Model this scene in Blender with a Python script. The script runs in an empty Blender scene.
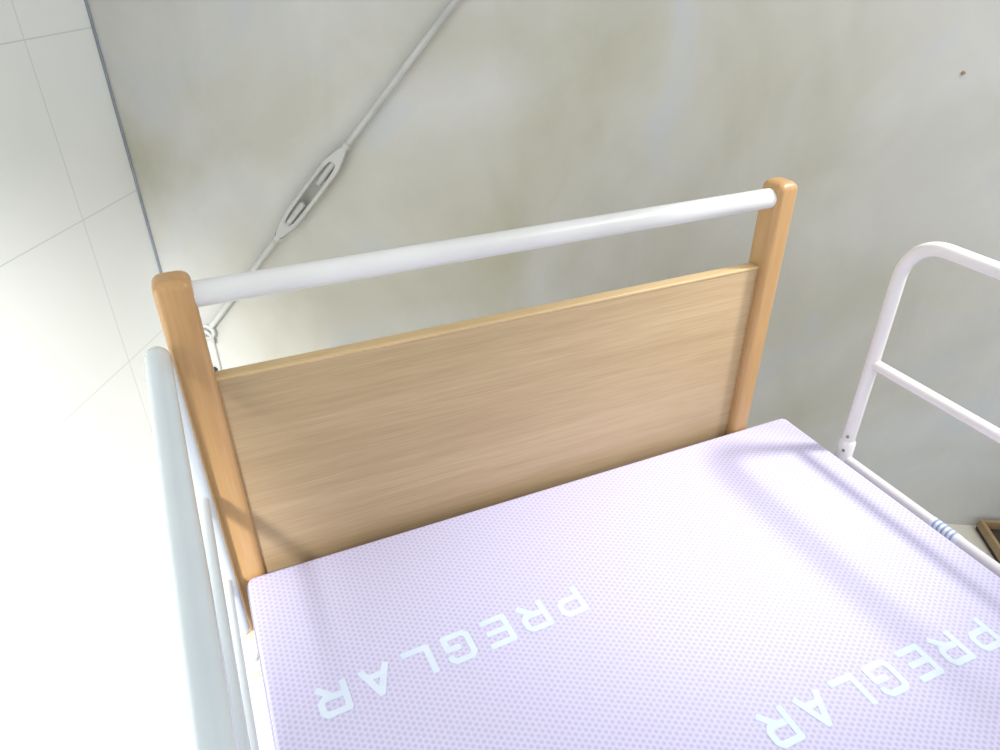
import bpy, bmesh, math, random
from mathutils import Vector, Matrix
random.seed(3)
scene=bpy.context.scene
try: scene.view_settings.view_transform='Standard'
except Exception: pass

# ------------------------------------------------------------ helpers
def link(o,parent=None):
    bpy.context.collection.objects.link(o)
    if parent: o.parent=parent
    return o
def empty(name,loc=(0,0,0)):
    e=bpy.data.objects.new(name,None); e.location=loc; e.empty_display_size=.1
    return link(e)
def obj_from_bm(bm,name,mat=None,parent=None,smooth=True,angle=40):
    bmesh.ops.recalc_face_normals(bm,faces=bm.faces[:])
    me=bpy.data.meshes.new(name); bm.to_mesh(me); bm.free()
    if mat: me.materials.append(mat)
    if smooth:
        for p in me.polygons: p.use_smooth=True
        try: me.set_sharp_from_angle(angle=math.radians(angle))
        except Exception: pass
    return link(bpy.data.objects.new(name,me),parent)
def box(bm,lo,hi,M=None):
    lo=Vector(lo);hi=Vector(hi)
    r=bmesh.ops.create_cube(bm,size=1)
    for v in r['verts']:
        v.co=Vector([lo[i]+(v.co[i]+.5)*(hi[i]-lo[i]) for i in range(3)])
        if M: v.co=M@v.co
    return r['verts']
def rbox(name,lo,hi,mat,parent=None,bev=.004,seg=3,M=None):
    bm=bmesh.new(); box(bm,lo,hi)
    bmesh.ops.bevel(bm,geom=bm.edges[:],offset=bev,segments=seg,profile=.5,affect='EDGES')
    if M: bmesh.ops.transform(bm,matrix=M,verts=bm.verts[:])
    return obj_from_bm(bm,name,mat,parent)
def sweep(bm,pts,r,n=20,cap=True):
    pts=[Vector(p) for p in pts]
    rs=r if isinstance(r,(list,tuple)) else [r]*len(pts)
    t0=(pts[1]-pts[0]).normalized()
    up=Vector((0,0,1)) if abs(t0.z)<.9 else Vector((1,0,0))
    nrm=(up-t0*up.dot(t0)).normalized(); rings=[]
    for i,p in enumerate(pts):
        if i==0: t=t0
        elif i==len(pts)-1: t=(pts[i]-pts[i-1]).normalized()
        else: t=((pts[i]-pts[i-1]).normalized()+(pts[i+1]-pts[i]).normalized()).normalized()
        nrm=(nrm-t*nrm.dot(t)).normalized(); b=t.cross(nrm)
        rings.append([bm.verts.new(p+rs[i]*(math.cos(2*math.pi*k/n)*nrm+math.sin(2*math.pi*k/n)*b)) for k in range(n)])
    for a,c in zip(rings,rings[1:]):
        for k in range(n): bm.faces.new((a[k],a[(k+1)%n],c[(k+1)%n],c[k]))
    if cap: bm.faces.new(rings[0][::-1]); bm.faces.new(rings[-1])
def arc(c,a,b,R,n=10):
    c=Vector(c);a=Vector(a);b=Vector(b)
    return [c+R*(math.cos(t)*a+math.sin(t)*b) for t in [math.pi/2*i/n for i in range(n+1)]]
def rring(bm,x0,x1,y0,y1,r,z,n=6):
    o=[]
    for cx,cy,a0 in ((x1-r,y1-r,0),(x0+r,y1-r,90),(x0+r,y0+r,180),(x1-r,y0+r,270)):
        for i in range(n+1):
            a=math.radians(a0+90*i/n); o.append(bm.verts.new((cx+r*math.cos(a),cy+r*math.sin(a),z)))
    return o
def loft(bm,rings):
    for a,c in zip(rings,rings[1:]):
        n=len(a)
        for k in range(n): bm.faces.new((a[k],a[(k+1)%n],c[(k+1)%n],c[k]))
    bm.faces.new(rings[0][::-1]); bm.faces.new(rings[-1])

# ------------------------------------------------------------ materials
def newmat(name):
    m=bpy.data.materials.new(name); m.use_nodes=True
    nt=m.node_tree; return m,nt,nt.nodes['Principled BSDF']
def N(nt,t,**k):
    n=nt.nodes.new(t)
    for a,b in k.items(): setattr(n,a,b)
    return n
def ramp(nt,stops):
    r=N(nt,'ShaderNodeValToRGB'); e=r.color_ramp.elements
    while len(e)<len(stops): e.new(.5)
    for el,(p,c) in zip(e,stops): el.position=p; el.color=(*c,1)
    return r
def srgb(r,g,b):
    f=lambda c:(c/255/12.92) if c/255<=.04045 else ((c/255+.055)/1.055)**2.4
    return (f(r),f(g),f(b))
def mat_noise(name,c1,c2,scale,rough,bump=0,bscale=None,detail=6,metal=0,coat=0):
    m,nt,b=newmat(name); tc=N(nt,'ShaderNodeTexCoord')
    n=N(nt,'ShaderNodeTexNoise'); n.inputs['Scale'].default_value=scale; n.inputs['Detail'].default_value=detail
    nt.links.new(tc.outputs['Object'],n.inputs['Vector'])
    r=ramp(nt,[(.35,c1),(.65,c2)]); nt.links.new(n.outputs['Fac'],r.inputs[0]); nt.links.new(r.outputs[0],b.inputs['Base Color'])
    b.inputs['Roughness'].default_value=rough; b.inputs['Metallic'].default_value=metal
    if coat:
        try: b.inputs['Coat Weight'].default_value=coat; b.inputs['Coat Roughness'].default_value=.1
        except Exception: pass
    if bump:
        n2=N(nt,'ShaderNodeTexNoise'); n2.inputs['Scale'].default_value=bscale or scale*8; nt.links.new(tc.outputs['Object'],n2.inputs['Vector'])
        bp=N(nt,'ShaderNodeBump'); bp.inputs['Strength'].default_value=bump; bp.inputs['Distance'].default_value=.002
        nt.links.new(n2.outputs['Fac'],bp.inputs['Height']); nt.links.new(bp.outputs[0],b.inputs['Normal'])
    return m
def mat_wood(name,c1,c2,c3,stretch,rough=.35,mult=.3):
    m,nt,b=newmat(name); tc=N(nt,'ShaderNodeTexCoord'); mp=N(nt,'ShaderNodeMapping')
    mp.inputs['Scale'].default_value=stretch; nt.links.new(tc.outputs['Object'],mp.inputs['Vector'])
    n=N(nt,'ShaderNodeTexNoise'); n.inputs['Scale'].default_value=.5; n.inputs['Detail'].default_value=9; n.inputs['Roughness'].default_value=.7; n.inputs['Distortion'].default_value=.15
    nt.links.new(mp.outputs[0],n.inputs['Vector'])
    r=ramp(nt,[(.25,c1),(.5,c2),(.75,c3)]); nt.links.new(n.outputs['Fac'],r.inputs[0])
    n2=N(nt,'ShaderNodeTexNoise'); n2.inputs['Scale'].default_value=5; n2.inputs['Detail'].default_value=4
    nt.links.new(mp.outputs[0],n2.inputs['Vector'])
    mx=N(nt,'ShaderNodeMixRGB',blend_type='MULTIPLY'); mx.inputs[0].default_value=mult
    r2=ramp(nt,[(.35,(.72,.68,.62)),(.6,(1,1,1))]); nt.links.new(n2.outputs['Fac'],r2.inputs[0])
    nt.links.new(r.outputs[0],mx.inputs[1]); nt.links.new(r2.outputs[0],mx.inputs[2])
    nt.links.new(mx.outputs[0],b.inputs['Base Color']); b.inputs['Roughness'].default_value=rough
    bp=N(nt,'ShaderNodeBump'); bp.inputs['Strength'].default_value=.05; bp.inputs['Distance'].default_value=.001
    nt.links.new(n2.outputs['Fac'],bp.inputs['Height']); nt.links.new(bp.outputs[0],b.inputs['Normal'])
    return m
panel_wood=mat_wood('oak_veneer',srgb(172,147,111),srgb(184,159,123),srgb(195,171,136),(2.2,70,70),.42,.35)
post_wood=mat_wood('beech_post',srgb(178,138,88),srgb(189,149,99),srgb(199,161,113),(45,45,3),.32,.25)
edge_wood=mat_wood('beech_edging',srgb(196,168,122),srgb(206,178,132),srgb(214,187,144),(4,60,60),.35)
rail_paint=mat_noise('rail_enamel',srgb(220,216,216),srgb(228,225,225),4,.18,coat=.4)
tube_paint=mat_noise('grab_bar_paint',srgb(208,209,206),srgb(220,221,219),6,.35)
blue_white=mat_noise('pale_blue_enamel',srgb(196,206,210),srgb(206,214,217),4,.16,coat=.5)
cream=mat_noise('cream_enamel',srgb(216,208,184),srgb(226,219,198),5,.4)
steel=mat_noise('painted_steel',srgb(174,176,173),srgb(192,194,191),9,.4)
dark=mat_noise('dark_rubber',srgb(45,45,48),srgb(60,60,63),10,.6)
hole_m=mat_noise('snap_button_steel',srgb(110,105,100),srgb(130,125,120),10,.4)
seam_m=mat_noise('corner_gap_shade',srgb(122,128,138),srgb(140,146,156),10,.6)  # shade of the corner gap, put into a grey colour
label_w=mat_noise('sticker_white',srgb(226,232,238),srgb(232,237,242),60,.4,detail=1)
label_b=mat_noise('sticker_blue',srgb(140,162,200),srgb(156,175,208),60,.4,detail=1)
lett_m=mat_noise('printed_ink',srgb(206,219,236),srgb(214,226,240),30,.7)
board_m=mat_wood('pale_plywood',srgb(140,116,84),srgb(160,136,102),srgb(176,154,120),(30,30,6),.6)
darkin=mat_noise('dark_lining',srgb(48,42,34),srgb(70,60,48),20,.8)

def mat_plaster():
    m,nt,b=newmat('painted_plaster'); tc=N(nt,'ShaderNodeTexCoord')
    n=N(nt,'ShaderNodeTexNoise'); n.inputs['Scale'].default_value=1.7; n.inputs['Detail'].default_value=7; n.inputs['Roughness'].default_value=.5; n.inputs['Distortion'].default_value=.8
    nt.links.new(tc.outputs['Object'],n.inputs['Vector'])
    r=ramp(nt,[(.32,srgb(178,177,162)),(.5,srgb(192,192,187)),(.68,srgb(199,202,203))]); nt.links.new(n.outputs['Fac'],r.inputs[0])
    n3=N(nt,'ShaderNodeTexNoise'); n3.inputs['Scale'].default_value=6; n3.inputs['Detail'].default_value=10; n3.inputs['Roughness'].default_value=.6; n3.inputs['Distortion'].default_value=1.0
    mp=N(nt,'ShaderNodeMapping'); mp.inputs['Scale'].default_value=(1,1,.6); nt.links.new(tc.outputs['Object'],mp.inputs['Vector']); nt.links.new(mp.outputs[0],n3.inputs['Vector'])
    r3=ramp(nt,[(.3,(.87,.87,.86)),(.6,(1,1,1))]); nt.links.new(n3.outputs['Fac'],r3.inputs[0])
    mx=N(nt,'ShaderNodeMixRGB',blend_type='MULTIPLY'); mx.inputs[0].default_value=.65
    nt.links.new(r.outputs[0],mx.inputs[1]); nt.links.new(r3.outputs[0],mx.inputs[2])
    n4=N(nt,'ShaderNodeTexNoise'); n4.inputs['Scale'].default_value=3.1; n4.inputs['Detail'].default_value=3; n4.inputs['Distortion'].default_value=1.5
    mp4=N(nt,'ShaderNodeMapping'); mp4.inputs['Location'].default_value=(4.3,0,1.7); nt.links.new(tc.outputs['Object'],mp4.inputs['Vector']); nt.links.new(mp4.outputs[0],n4.inputs['Vector'])
    r4=ramp(nt,[(.58,(0,0,0)),(.7,(.3,.3,.3))]); nt.links.new(n4.outputs['Fac'],r4.inputs[0])
    mb=N(nt,'ShaderNodeMixRGB'); nt.links.new(r4.outputs[0],mb.inputs[0]); nt.links.new(mx.outputs[0],mb.inputs[1]); mb.inputs[2].default_value=(*srgb(176,186,200),1)
    nt.links.new(mb.outputs[0],b.inputs['Base Color'])
    b.inputs['Roughness'].default_value=.42
    bp=N(nt,'ShaderNodeBump'); bp.inputs['Strength'].default_value=.15; bp.inputs['Distance'].default_value=.003
    nt.links.new(n3.outputs['Fac'],bp.inputs['Height']); nt.links.new(bp.outputs[0],b.inputs['Normal'])
    return m
plaster=mat_plaster()
def mathf(nt):
    def M(op,a,bb=None):
        n=N(nt,'ShaderNodeMath',operation=op)
        for i,x in enumerate((a,bb)):
            if x is None: continue
            if isinstance(x,(int,float)): n.inputs[i].default_value=x
            else: nt.links.new(x,n.inputs[i])
        return n.outputs[0]
    return M
def mat_tile(name,c,cg,w,h,offx,offy,grout=.0025,rough=.3):
    m,nt,b=newmat(name); tc=N(nt,'ShaderNodeTexCoord'); sp=N(nt,'ShaderNodeSeparateXYZ'); nt.links.new(tc.outputs['Object'],sp.inputs[0])
    M=mathf(nt)
    def line(o,size,off):
        t=M('SUBTRACT',o,off); t=M('DIVIDE',t,size); t=M('ADD',t,.5); fr=M('FRACT',t); d=M('ABSOLUTE',M('SUBTRACT',fr,.5)); return M('LESS_THAN',d,grout/size/2*1.0)
    l=M('MAXIMUM',line(sp.outputs[0],w,offx),line(sp.outputs[1],h,offy))
    n=N(nt,'ShaderNodeTexNoise'); n.inputs['Scale'].default_value=3; n.inputs['Detail'].default_value=5; nt.links.new(tc.outputs['Object'],n.inputs['Vector'])
    r=ramp(nt,[(.3,tuple(x*.96 for x in c)),(.7,c)]); nt.links.new(n.outputs['Fac'],r.inputs[0])
    mx=N(nt,'ShaderNodeMixRGB'); nt.links.new(l,mx.inputs[0]); nt.links.new(r.outputs[0],mx.inputs[1]); mx.inputs[2].default_value=(*cg,1)
    nt.links.new(mx.outputs[0],b.inputs['Base Color']); b.inputs['Roughness'].default_value=rough
    bp=N(nt,'ShaderNodeBump',invert=True); bp.inputs['Strength'].default_value=.3; bp.inputs['Distance'].default_value=.0008
    nt.links.new(l,bp.inputs['Height']); nt.links.new(bp.outputs[0],b.inputs['Normal'])
    return m
wall_tile=mat_tile('glazed_wall_tile',srgb(220,223,220),srgb(196,200,196),.66,.33,.204,.163)
floor_tile=mat_tile('floor_tile',srgb(218,214,202),srgb(196,192,180),.30,.30,.1,.1,.004,.35)

def mat_fabric():
    m,nt,b=newmat('lavender_knit_cover'); tc=N(nt,'ShaderNodeTexCoord'); sp=N(nt,'ShaderNodeSeparateXYZ'); nt.links.new(tc.outputs['Object'],sp.inputs[0])
    M=mathf(nt)
    k=2*math.pi/.0068
    a=M('COSINE',M('MULTIPLY',sp.outputs[0],k)); c=M('COSINE',M('MULTIPLY',M('ADD',M('MULTIPLY',sp.outputs[0],.5),M('MULTIPLY',sp.outputs[1],.866)),k)); e=M('COSINE',M('MULTIPLY',M('SUBTRACT',M('MULTIPLY',sp.outputs[0],.5),M('MULTIPLY',sp.outputs[1],.866)),k))
    h=M('ADD',M('ADD',a,c),e); h=M('ADD',M('MULTIPLY',h,.222),.333)
    r=ramp(nt,[(.05,srgb(208,204,231)),(.75,srgb(186,182,214))]); nt.links.new(h,r.inputs[0]); nt.links.new(r.outputs[0],b.inputs['Base Color'])
    b.inputs['Roughness'].default_value=.65
    bp=N(nt,'ShaderNodeBump',invert=True); bp.inputs['Strength'].default_value=.35; bp.inputs['Distance'].default_value=.001
    nt.links.new(h,bp.inputs['Height']); nt.links.new(bp.outputs[0],b.inputs['Normal'])
    return m
fabric=mat_fabric()

# ------------------------------------------------------------ room
DW=Vector((.8666,-.4991,0)).normalized(); SH=.026
C0=Vector((-.112,.969,0)); CO=C0+DW*SH
NI=Vector((-.4991,-.8666,0)).normalized()
UP=Vector((0,0,1)); H=2.6
def frame(o,x,y,z):
    m=Matrix.Identity(4)
    for i,a in enumerate((x,y,z)):
        for j in range(3): m[j][i]=a[j]
    for j in range(3): m[j][3]=o[j]
    return m
def slab(name,mat,M,lo,hi):
    bm=bmesh.new(); box(bm,lo,hi); o=obj_from_bm(bm,name,mat,smooth=False); o.matrix_world=M; return o
slab('wall_back',plaster,frame(CO,DW,NI,UP),(-.1,-.1,0),(3.6,0,H))
pos=NI.cross(UP).dot(DW)>0
slab('wall_left',wall_tile,frame(CO,NI,UP,NI.cross(UP)),(0,0,-.1) if pos else (0,0,0),(3.6,H,0) if pos else (3.6,H,.1))
slab('floor',floor_tile,frame(CO,NI,DW,UP),(-.1,-.1,-.05),(3.6,3.6,0))
rb=rbox('corner_gap_strip',(-.001,0,0),(.005,.005,H),seam_m,None,.002,2); rb.matrix_world=frame(CO,DW,NI,UP)  # dark strip added in place of the shadow gap at the back wall's edge

# ------------------------------------------------------------ tension rod with turnbuckle on wall
A=C0+DW*.126+Vector((0,0,.484)); B=C0+DW*.768+Vector((0,0,1.202))
rd=(B-A).normalized(); off=NI*.022
root=empty('turnbuckle_brace_rod')
def onrod(t): return A+rd*t+off
Ltot=(Vector((0,0,2.5))-Vector((0,0,A.z))).z/rd.z
t0=(C0+DW*.35+Vector((0,0,.734))-A).length; t1=(C0+DW*.524+Vector((0,0,.931))-A).length; tm=(t0+t1)/2
bm=bmesh.new()
sweep(bm,[onrod(.012),onrod(tm-.045)],.0068); sweep(bm,[onrod(tm+.045),onrod(Ltot)],.0068)
obj_from_bm(bm,'rod',steel,root)
bm=bmesh.new()
for s,e in ((t0-.02,tm-.03),(tm+.03,t1+.01)):
    n=int((e-s)/.0015); pts=[onrod(s+(e-s)*i/n) for i in range(n+1)]
    sweep(bm,pts,[.0076 if i%2 else .0068 for i in range(n+1)],12)
obj_from_bm(bm,'threads',steel,root,True,180)
bm=bmesh.new(); nn=64; hl=(t1-t0)/2+.004
oc=[];ic=[]
for i in range(nn):
    a=2*math.pi*i/nn; cx=math.cos(a); sy=math.sin(a)
    ex=.55; x=hl*math.copysign(abs(cx)**ex,cx); w=.0195 if abs(x)<hl*.62 else .0195-.0085*((abs(x)/hl-.62)/.38)
    oc.append((x,w*math.copysign(abs(sy)**ex,sy))); ic.append((hl*.68*math.copysign(abs(cx)**.5,cx),.0105*math.copysign(abs(sy)**.5,sy)))
T=.010
vo=[[bm.verts.new((p[0],p[1],z)) for p in oc] for z in (-T,T)]; vi=[[bm.verts.new((p[0],p[1],z)) for p in ic] for z in (-T,T)]
for i in range(nn):
    j=(i+1)%nn
    bm.faces.new((vo[0][i],vo[0][j],vo[1][j],vo[1][i])); bm.faces.new((vi[0][i],vi[1][i],vi[1][j],vi[0][j]))
    bm.faces.new((vo[1][i],vo[1][j],vi[1][j],vi[1][i])); bm.faces.new((vo[0][i],vi[0][i],vi[0][j],vo[0][j]))
body=obj_from_bm(bm,'turnbuckle_body',steel,root,True,50)
body.matrix_world=frame(onrod(tm),rd,NI.cross(rd),NI)
bv=body.modifiers.new('bev','BEVEL'); bv.width=.003; bv.segments=3; bv.limit_method='ANGLE'
bm=bmesh.new()
for t in (t0-.012,t1+.002):
    M1=frame(onrod(t+.005),NI,NI.cross(rd),rd)
    bmesh.ops.create_cone(bm,cap_ends=True,segments=6,radius1=.011,radius2=.011,depth=.010,matrix=M1)
obj_from_bm(bm,'lock_nuts',steel,root,True,30)
bm=bmesh.new(); cen=onrod(-.012)
pts=[cen+.017*(math.cos(2*math.pi*i/28)*rd+math.sin(2*math.pi*i/28)*NI.cross(rd)) for i in range(29)]
sweep(bm,pts,.0048,10,False)
pts=[cen+Vector((0,0,-.018))+DW*-.004+.02*(math.cos(a)*DW*.8+math.sin(a)*UP*1.2) for a in [math.pi*(-.15+1.3*i/20) for i in range(21)]]
pts=[p+NI*.006*math.sin(i/20*math.pi) for i,p in enumerate(pts)]
sweep(bm,pts,.004,10)
obj_from_bm(bm,'eye_and_shackle',steel,root)
lug=rbox('wall_lug',(-.014,0,-.155),(.014,.010,-.01),steel,root,.003,2); lug.matrix_world=frame(C0+DW*.108+Vector((0,0,.485)),DW,NI,UP)
bm=bmesh.new(); lc=C0+DW*.108+Vector((0,0,.36))
bmesh.ops.create_cone(bm,cap_ends=True,segments=16,radius1=.008,radius2=.007,depth=.016,matrix=frame(lc+NI*.013,DW,UP,NI))
obj_from_bm(bm,'lug_bolt',dark,root)
bm=bmesh.new(); nc=Vector((1.363,.12,1.085)); nc=C0+DW*((nc-C0).dot(DW))+UP*1.085
bmesh.ops.create_cone(bm,cap_ends=True,segments=12,radius1=.0035,radius2=.003,depth=.004,matrix=frame(nc+NI*.002,DW,UP,NI))
obj_from_bm(bm,'nail',mat_noise('rust',srgb(140,110,80),srgb(165,132,98),50,.7))

# ------------------------------------------------------------ wooden tray by wall at right
cr=empty('wooden_tray'); MC=frame(C0+DW*2.070,DW,NI,UP)
def cb(n,lo,hi,m): o=rbox(n,lo,hi,m,cr,.0015,2); o.matrix_world=MC; return o
cb('base',(0,.012,.0),(.46,.34,.010),darkin)
cb('side_1',(0,.012,.010),(.009,.34,.035),board_m); cb('side_2',(.451,.012,.010),(.46,.34,.035),board_m)
cb('end_1',(.009,.012,.010),(.451,.021,.035),board_m); cb('end_2',(.009,.331,.010),(.451,.34,.035),board_m)

# ------------------------------------------------------------ bed
bed=empty('hospital_bed')
PW=.041
def post(name,x0,x1):
    bm=bmesh.new(); y0,y1,zt,r,R=0,.046,.974,.010,.0125
    rings=[rring(bm,x0,x1,y0,y1,r,.33),rring(bm,x0,x1,y0,y1,r,zt-R)]
    for i in range(1,8):
        a=math.pi/2*i/8; d=R*(1-math.cos(a)); z=zt-R+R*math.sin(a)
        rings.append(rring(bm,x0+d,x1-d,y0+d,y1-d,max(.0035,r-d*.5),z))
    d=R*.97; rings.append(rring(bm,x0+d,x1-d,y0+d,y1-d,.003,zt)); loft(bm,rings)
    return obj_from_bm(bm,name,post_wood,bed,True,60)
post('headboard_post_left',-PW-.002,0); post('headboard_post_right',.86,.86+PW-.002)
rbox('headboard_panel',(-.004,.014,.36),(.864,.034,.829),panel_wood,bed,.0015,2)
rbox('panel_top_edging',(-.003,.0135,.8285),(.863,.0345,.834),edge_wood,bed,.0018,3)
bm=bmesh.new(); sweep(bm,[(-.004,.022,.947),(.864,.022,.947)],.0158,32); obj_from_bm(bm,'headboard_grab_bar',tube_paint,bed)
YF=-1.98
for n,x0 in (('footboard_post_left',-PW),('footboard_post_right',.86)):
    rbox(n,(x0,YF-.046,.33),(x0+PW,YF,.80),post_wood,bed,.009,4)
rbox('footboard_panel',(-.004,YF-.034,.36),(.864,YF-.014,.74),panel_wood,bed,.002,2)
rbox('frame_side_left',(-.034,-1.975,.345),(-.004,-.004,.405),cream,bed,.005,3)
rbox('frame_side_right',(.962,-1.975,.345),(.992,-.004,.405),cream,bed,.005,3)
for i,y in enumerate((-.06,-.5,-.95,-1.4,-1.93)):
    rbox('cross_bar_%d'%i,(-.004,y-.02,.35),(.962,y+.02,.39),cream,bed,.004,2)
rbox('deck_plate',(0.0,-1.96,.396),(.958,-.008,.4185),cream,bed,.003,2)
for i,(x,y) in enumerate(((.05,-.25),(.91,-.25),(.05,-1.7),(.91,-1.7))):
    rbox('leg_%d'%i,(x-.02,y-.02,.09),(x+.02,y+.02,.352),cream,bed,.004,2)
    bm=bmesh.new(); bmesh.ops.create_cone(bm,cap_ends=True,segments=32,radius1=.047,radius2=.047,depth=.026,matrix=Matrix.Translation((x,y,.047))@Matrix.Rotation(math.pi/2,4,'Y'))
    bmesh.ops.bevel(bm,geom=[e for e in bm.edges if len(e.link_faces)==2 and any(len(f.verts)>8 for f in e.link_faces)],offset=.006,segments=3,affect='EDGES')
    obj_from_bm(bm,'caster_%d'%i,dark,bed)
rbox('rail_bracket_left',(-.078,-.085,.385),(-.028,-.012,.41),cream,bed,.005,3)
rbox('frame_lug_left',(-.052,-.30,.375),(-.028,-.22,.40),cream,bed,.004,3)
bm=bmesh.new()
for y in (-.07,-.24,-.28): bmesh.ops.create_cone(bm,cap_ends=True,segments=16,radius1=.0055,radius2=.005,depth=.006,matrix=Matrix.Translation((-.040,y,.412 if y>-.1 else .402)))
obj_from_bm(bm,'bracket_bolts',steel,bed)
for n,x,y in (('rail_socket_1',1.013,-.125),('rail_socket_2',1.013,-.955),('rail_socket_3',-.056,-.955)):
    rbox(n,(x-.021,y-.025,.36),(x+.021,y+.025,.417),cream,bed,.006,3)

# ------------------------------------------------------------ mattress
XL,XR,YB,ZT,ZB=-.027,.983,-.0015,.505,.42
bm=bmesh.new(); r0=.012; R=.007; rings=[]
for i in range(0,7):
    a=math.pi/2*(i/6-1); d=R*(1-math.cos(a)); rings.append(rring(bm,XL+d,XR-d,-1.95+d,YB-d,r0-d,ZB+R+R*math.sin(a),8))
for i in range(0,7):
    a=math.pi/2*(i/6); d=R*(1-math.cos(a)); rings.append(rring(bm,XL+d,XR-d,-1.95+d,YB-d,r0-d,ZT-R+R*math.sin(a),8))
loft(bm,rings)
mt=obj_from_bm(bm,'mattress',fabric,None,True,60)
bm=bmesh.new(); r=.012; z=ZT-.009; P=[]
for c,a,b in (((XR-r,YB-r-.001,z),(0,1,0),(1,0,0)),((XR-r,-1.95+r,z),(1,0,0),(0,-1,0)),((XL+r,-1.95+r,z),(0,-1,0),(-1,0,0)),((XL+r,YB-r-.001,z),(-1,0,0),(0,1,0))):
    P+=arc(c,a,b,r,6)
P.append(P[0]); sweep(bm,P,.0018,8,False); obj_from_bm(bm,'piping',fabric,mt)
G={'P':[[(0,0),(0,1),(.85,1),(1,.86),(1,.54),(.85,.4),(0,.4)]],
   'R':[[(0,0),(0,1),(.85,1),(1,.86),(1,.56),(.85,.42),(0,.42)],[(.5,.42),(1,0)]],
   'E':[[(1,1),(0,1),(0,0),(1,0)],[(0,.5),(.92,.5)]],
   'G':[[(1,.78),(1,.86),(.84,1),(.16,1),(0,.86),(0,.14),(.16,0),(1,0),(1,.48),(.5,.48)]],
   'L':[[(0,1),(0,0),(1,0)]],
   'A':[[(0,0),(.5,1),(1,0)],[(.2,.3),(.8,.3)]]}
def lettering(name,cx,cy,rot,w=.382,h=.048):
    bm=bmesh.new(); pitch=w/7*1.03; lw=pitch*.72; sw=.0088; zi=0
    for i,ch in enumerate('PREGLAR'):
        x0=(i-3)*pitch-lw/2
        for s in G[ch]:
            P=[Vector((x0+sw/2+p[0]*(lw-sw),-h/2+sw/2+p[1]*(h-sw),0)) for p in s]
            for a,b in zip(P,P[1:]):
                zi=(zi+1)%12; z=Vector((0,0,zi*.00003)); t=(b-a).normalized(); n=Vector((-t.y,t.x,0))*sw/2
                a2=a-t*sw*.3; b2=b+t*sw*.3
                q=[bm.verts.new(v+z) for v in (a2-n*.75,a2+t*sw*.15-n,b2-t*sw*.15-n,b2-n*.75,b2+n*.75,b2-t*sw*.15+n,a2+t*sw*.15+n,a2+n*.75)]
                bm.faces.new(q)
    for f in bm.faces:
        f.normal_update()
        if f.normal.z<0: f.normal_flip()
    me=bpy.data.meshes.new(name); bm.to_mesh(me); bm.free(); me.materials.append(lett_m)
    ob=bpy.data.objects.new(name,me); ob.location=(cx,cy,ZT+.0004); ob.rotation_euler=(0,0,math.radians(180+rot)); link(ob,mt)
lettering('printed_lettering_1',.217,-.240,2.5); lettering('printed_lettering_2',.693,-.501,-1)
lettering('printed_lettering_3',.224,-.76,0); lettering('printed_lettering_4',.694,-1.02,0); lettering('printed_lettering_5',.224,-1.28,0); lettering('printed_lettering_6',.694,-1.55,0)

# ------------------------------------------------------------ side rails
def side_rail(x,y0,y1,ztop,zmid,zlow,zbot,r,mat,R=.06,rm=.0095,rl=.0085,lean=0,fit=True):
    root=bpy.data.objects.new('bed_rail',None); link(root)
    def fin(bm,n,m):
        for v in bm.verts: v.co.x+=lean*(y0-v.co.y)*max(0,(v.co.z-zbot)/(ztop-zbot))
        return obj_from_bm(bm,n,m,root)
    bm=bmesh.new(); pts=[Vector((x,y0,zbot)),Vector((x,y0,zlow+.05))]
    def straight(a,b,n=10): return [a.lerp(b,i/n) for i in range(1,n)]
    a1=arc((x,y0-R,ztop-R),(0,1,0),(0,0,1),R,12); a2=arc((x,y1+R,ztop-R),(0,0,1),(0,-1,0),R,12)
    pts+=a1+straight(a1[-1],a2[0])+a2+[Vector((x,y1,zlow+.05)),Vector((x,y1,zbot))]
    sweep(bm,pts,r,24); fin(bm,'top_tube',mat)
    bm=bmesh.new()
    sweep(bm,[(x,y0,zmid),(x,y1,zmid)],rm,18); sweep(bm,[(x,y0,zlow),(x,y1,zlow)],rl,18)
    fin(bm,'bars',mat)
    if fit:
        bm=bmesh.new()
        for y in (y0,y1):
            sweep(bm,[(x,y,zlow-.03),(x,y,zlow-.028),(x,y,zlow+.035),(x,y,zlow+.04)],[r,r+.003,r+.003,r],24)
        fin(bm,'sleeves',mat)
        bm=bmesh.new()
        for y in (y0,y1):
            for z in (zlow+.022,zlow+.052):
                bmesh.ops.create_uvsphere(bm,u_segments=10,v_segments=8,radius=.003,matrix=Matrix.Translation((x-r-.001,y-.006,z)))
        fin(bm,'snap_buttons',hole_m)
    return root
RR=side_rail(1.02,-.122,-.97,.906,.682,.481,.4175,.0115,rail_paint,R=.065)
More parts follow.
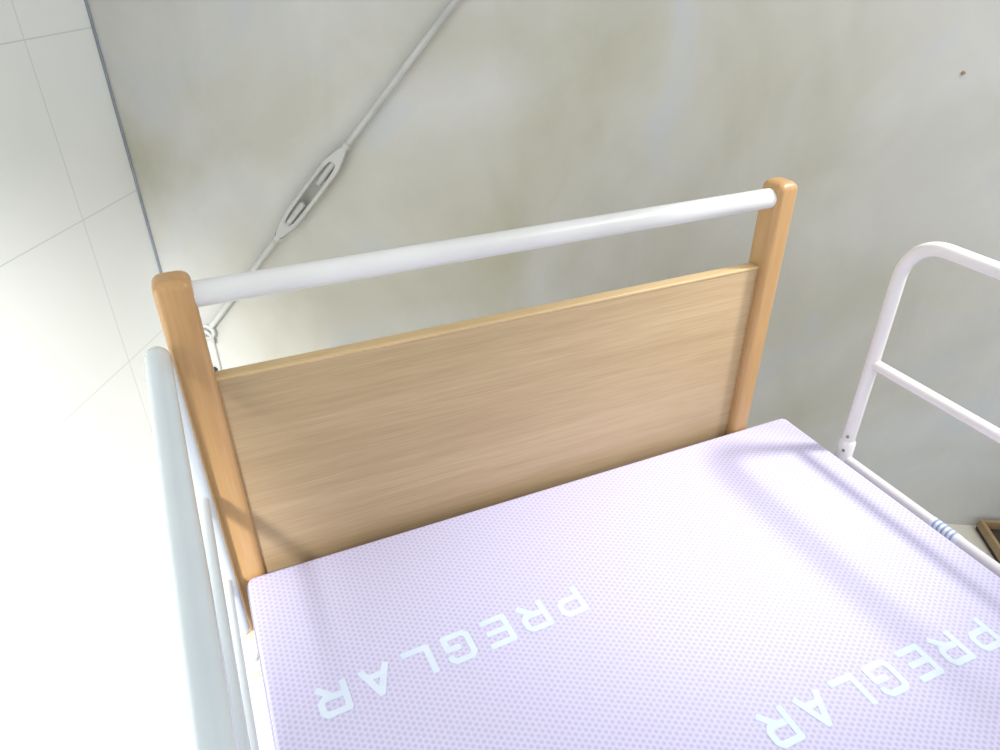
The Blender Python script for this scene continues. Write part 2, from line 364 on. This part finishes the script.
LR=side_rail(-.053,-.014,-.90,.904,.68,.530,.4175,.0138,blue_white,R=.032,lean=.037,fit=False)
bm=bmesh.new(); sweep(bm,[(1.02,-.31,.481),(1.02,-.36,.481)],.0090,18); obj_from_bm(bm,'sticker',label_w,RR)
bm=bmesh.new()
for i in range(5): sweep(bm,[(1.02,-.316-.008*i,.481),(1.02,-.3195-.008*i,.481)],.0091,18)
obj_from_bm(bm,'sticker_print',label_b,RR)

# ------------------------------------------------------------ light
w=bpy.data.worlds.new('World'); scene.world=w; w.use_nodes=True
bg=w.node_tree.nodes['Background']; bg.inputs[0].default_value=(.955,.975,1,1); bg.inputs[1].default_value=1.02
def area(name,loc,target,size,power,col=(1,1,1)):
    l=bpy.data.lights.new(name,'AREA'); l.shape='DISK'; l.size=size; l.energy=power; l.color=col
    o=bpy.data.objects.new(name,l); o.location=loc; o.rotation_euler=(Vector(target)-Vector(loc)).to_track_quat('-Z','Y').to_euler(); link(o)
area('window_daylight',(1.55,-.9,2.3),(1.2,.0,.9),.6,13,(1,.99,.98))
def spot(name,loc,target,ang,power,rad,blend=1,col=(1,1,1)):
    l=bpy.data.lights.new(name,'SPOT'); l.energy=power; l.spot_size=math.radians(ang); l.spot_blend=blend; l.shadow_soft_size=rad; l.color=col
    o=bpy.data.objects.new(name,l); o.location=loc; o.rotation_euler=(Vector(target)-Vector(loc)).to_track_quat('-Z','Y').to_euler(); link(o)
spot('sunlit_wall_spot',(-.62,-1.15,1.55),(-.68,.12,.44),57,560,.08)
spot('mattress_spot',(1.75,-.40,2.1),(.70,-.13,.5),30,150,.10)

# ------------------------------------------------------------ camera
r=Vector((.91608,-.40095,-.00642)); d=Vector((-.21569,-.47919,-.85079)); fwd=Vector((.33805,.78078,-.52546))
cam=bpy.data.cameras.new('camera'); cam.lens=25.63; cam.sensor_width=36; cam.clip_start=.02
co=bpy.data.objects.new('camera',cam); link(co)
co.matrix_world=frame(Vector((.0257,-.8239,1.3049)),r,-d,-fwd)
scene.camera=co
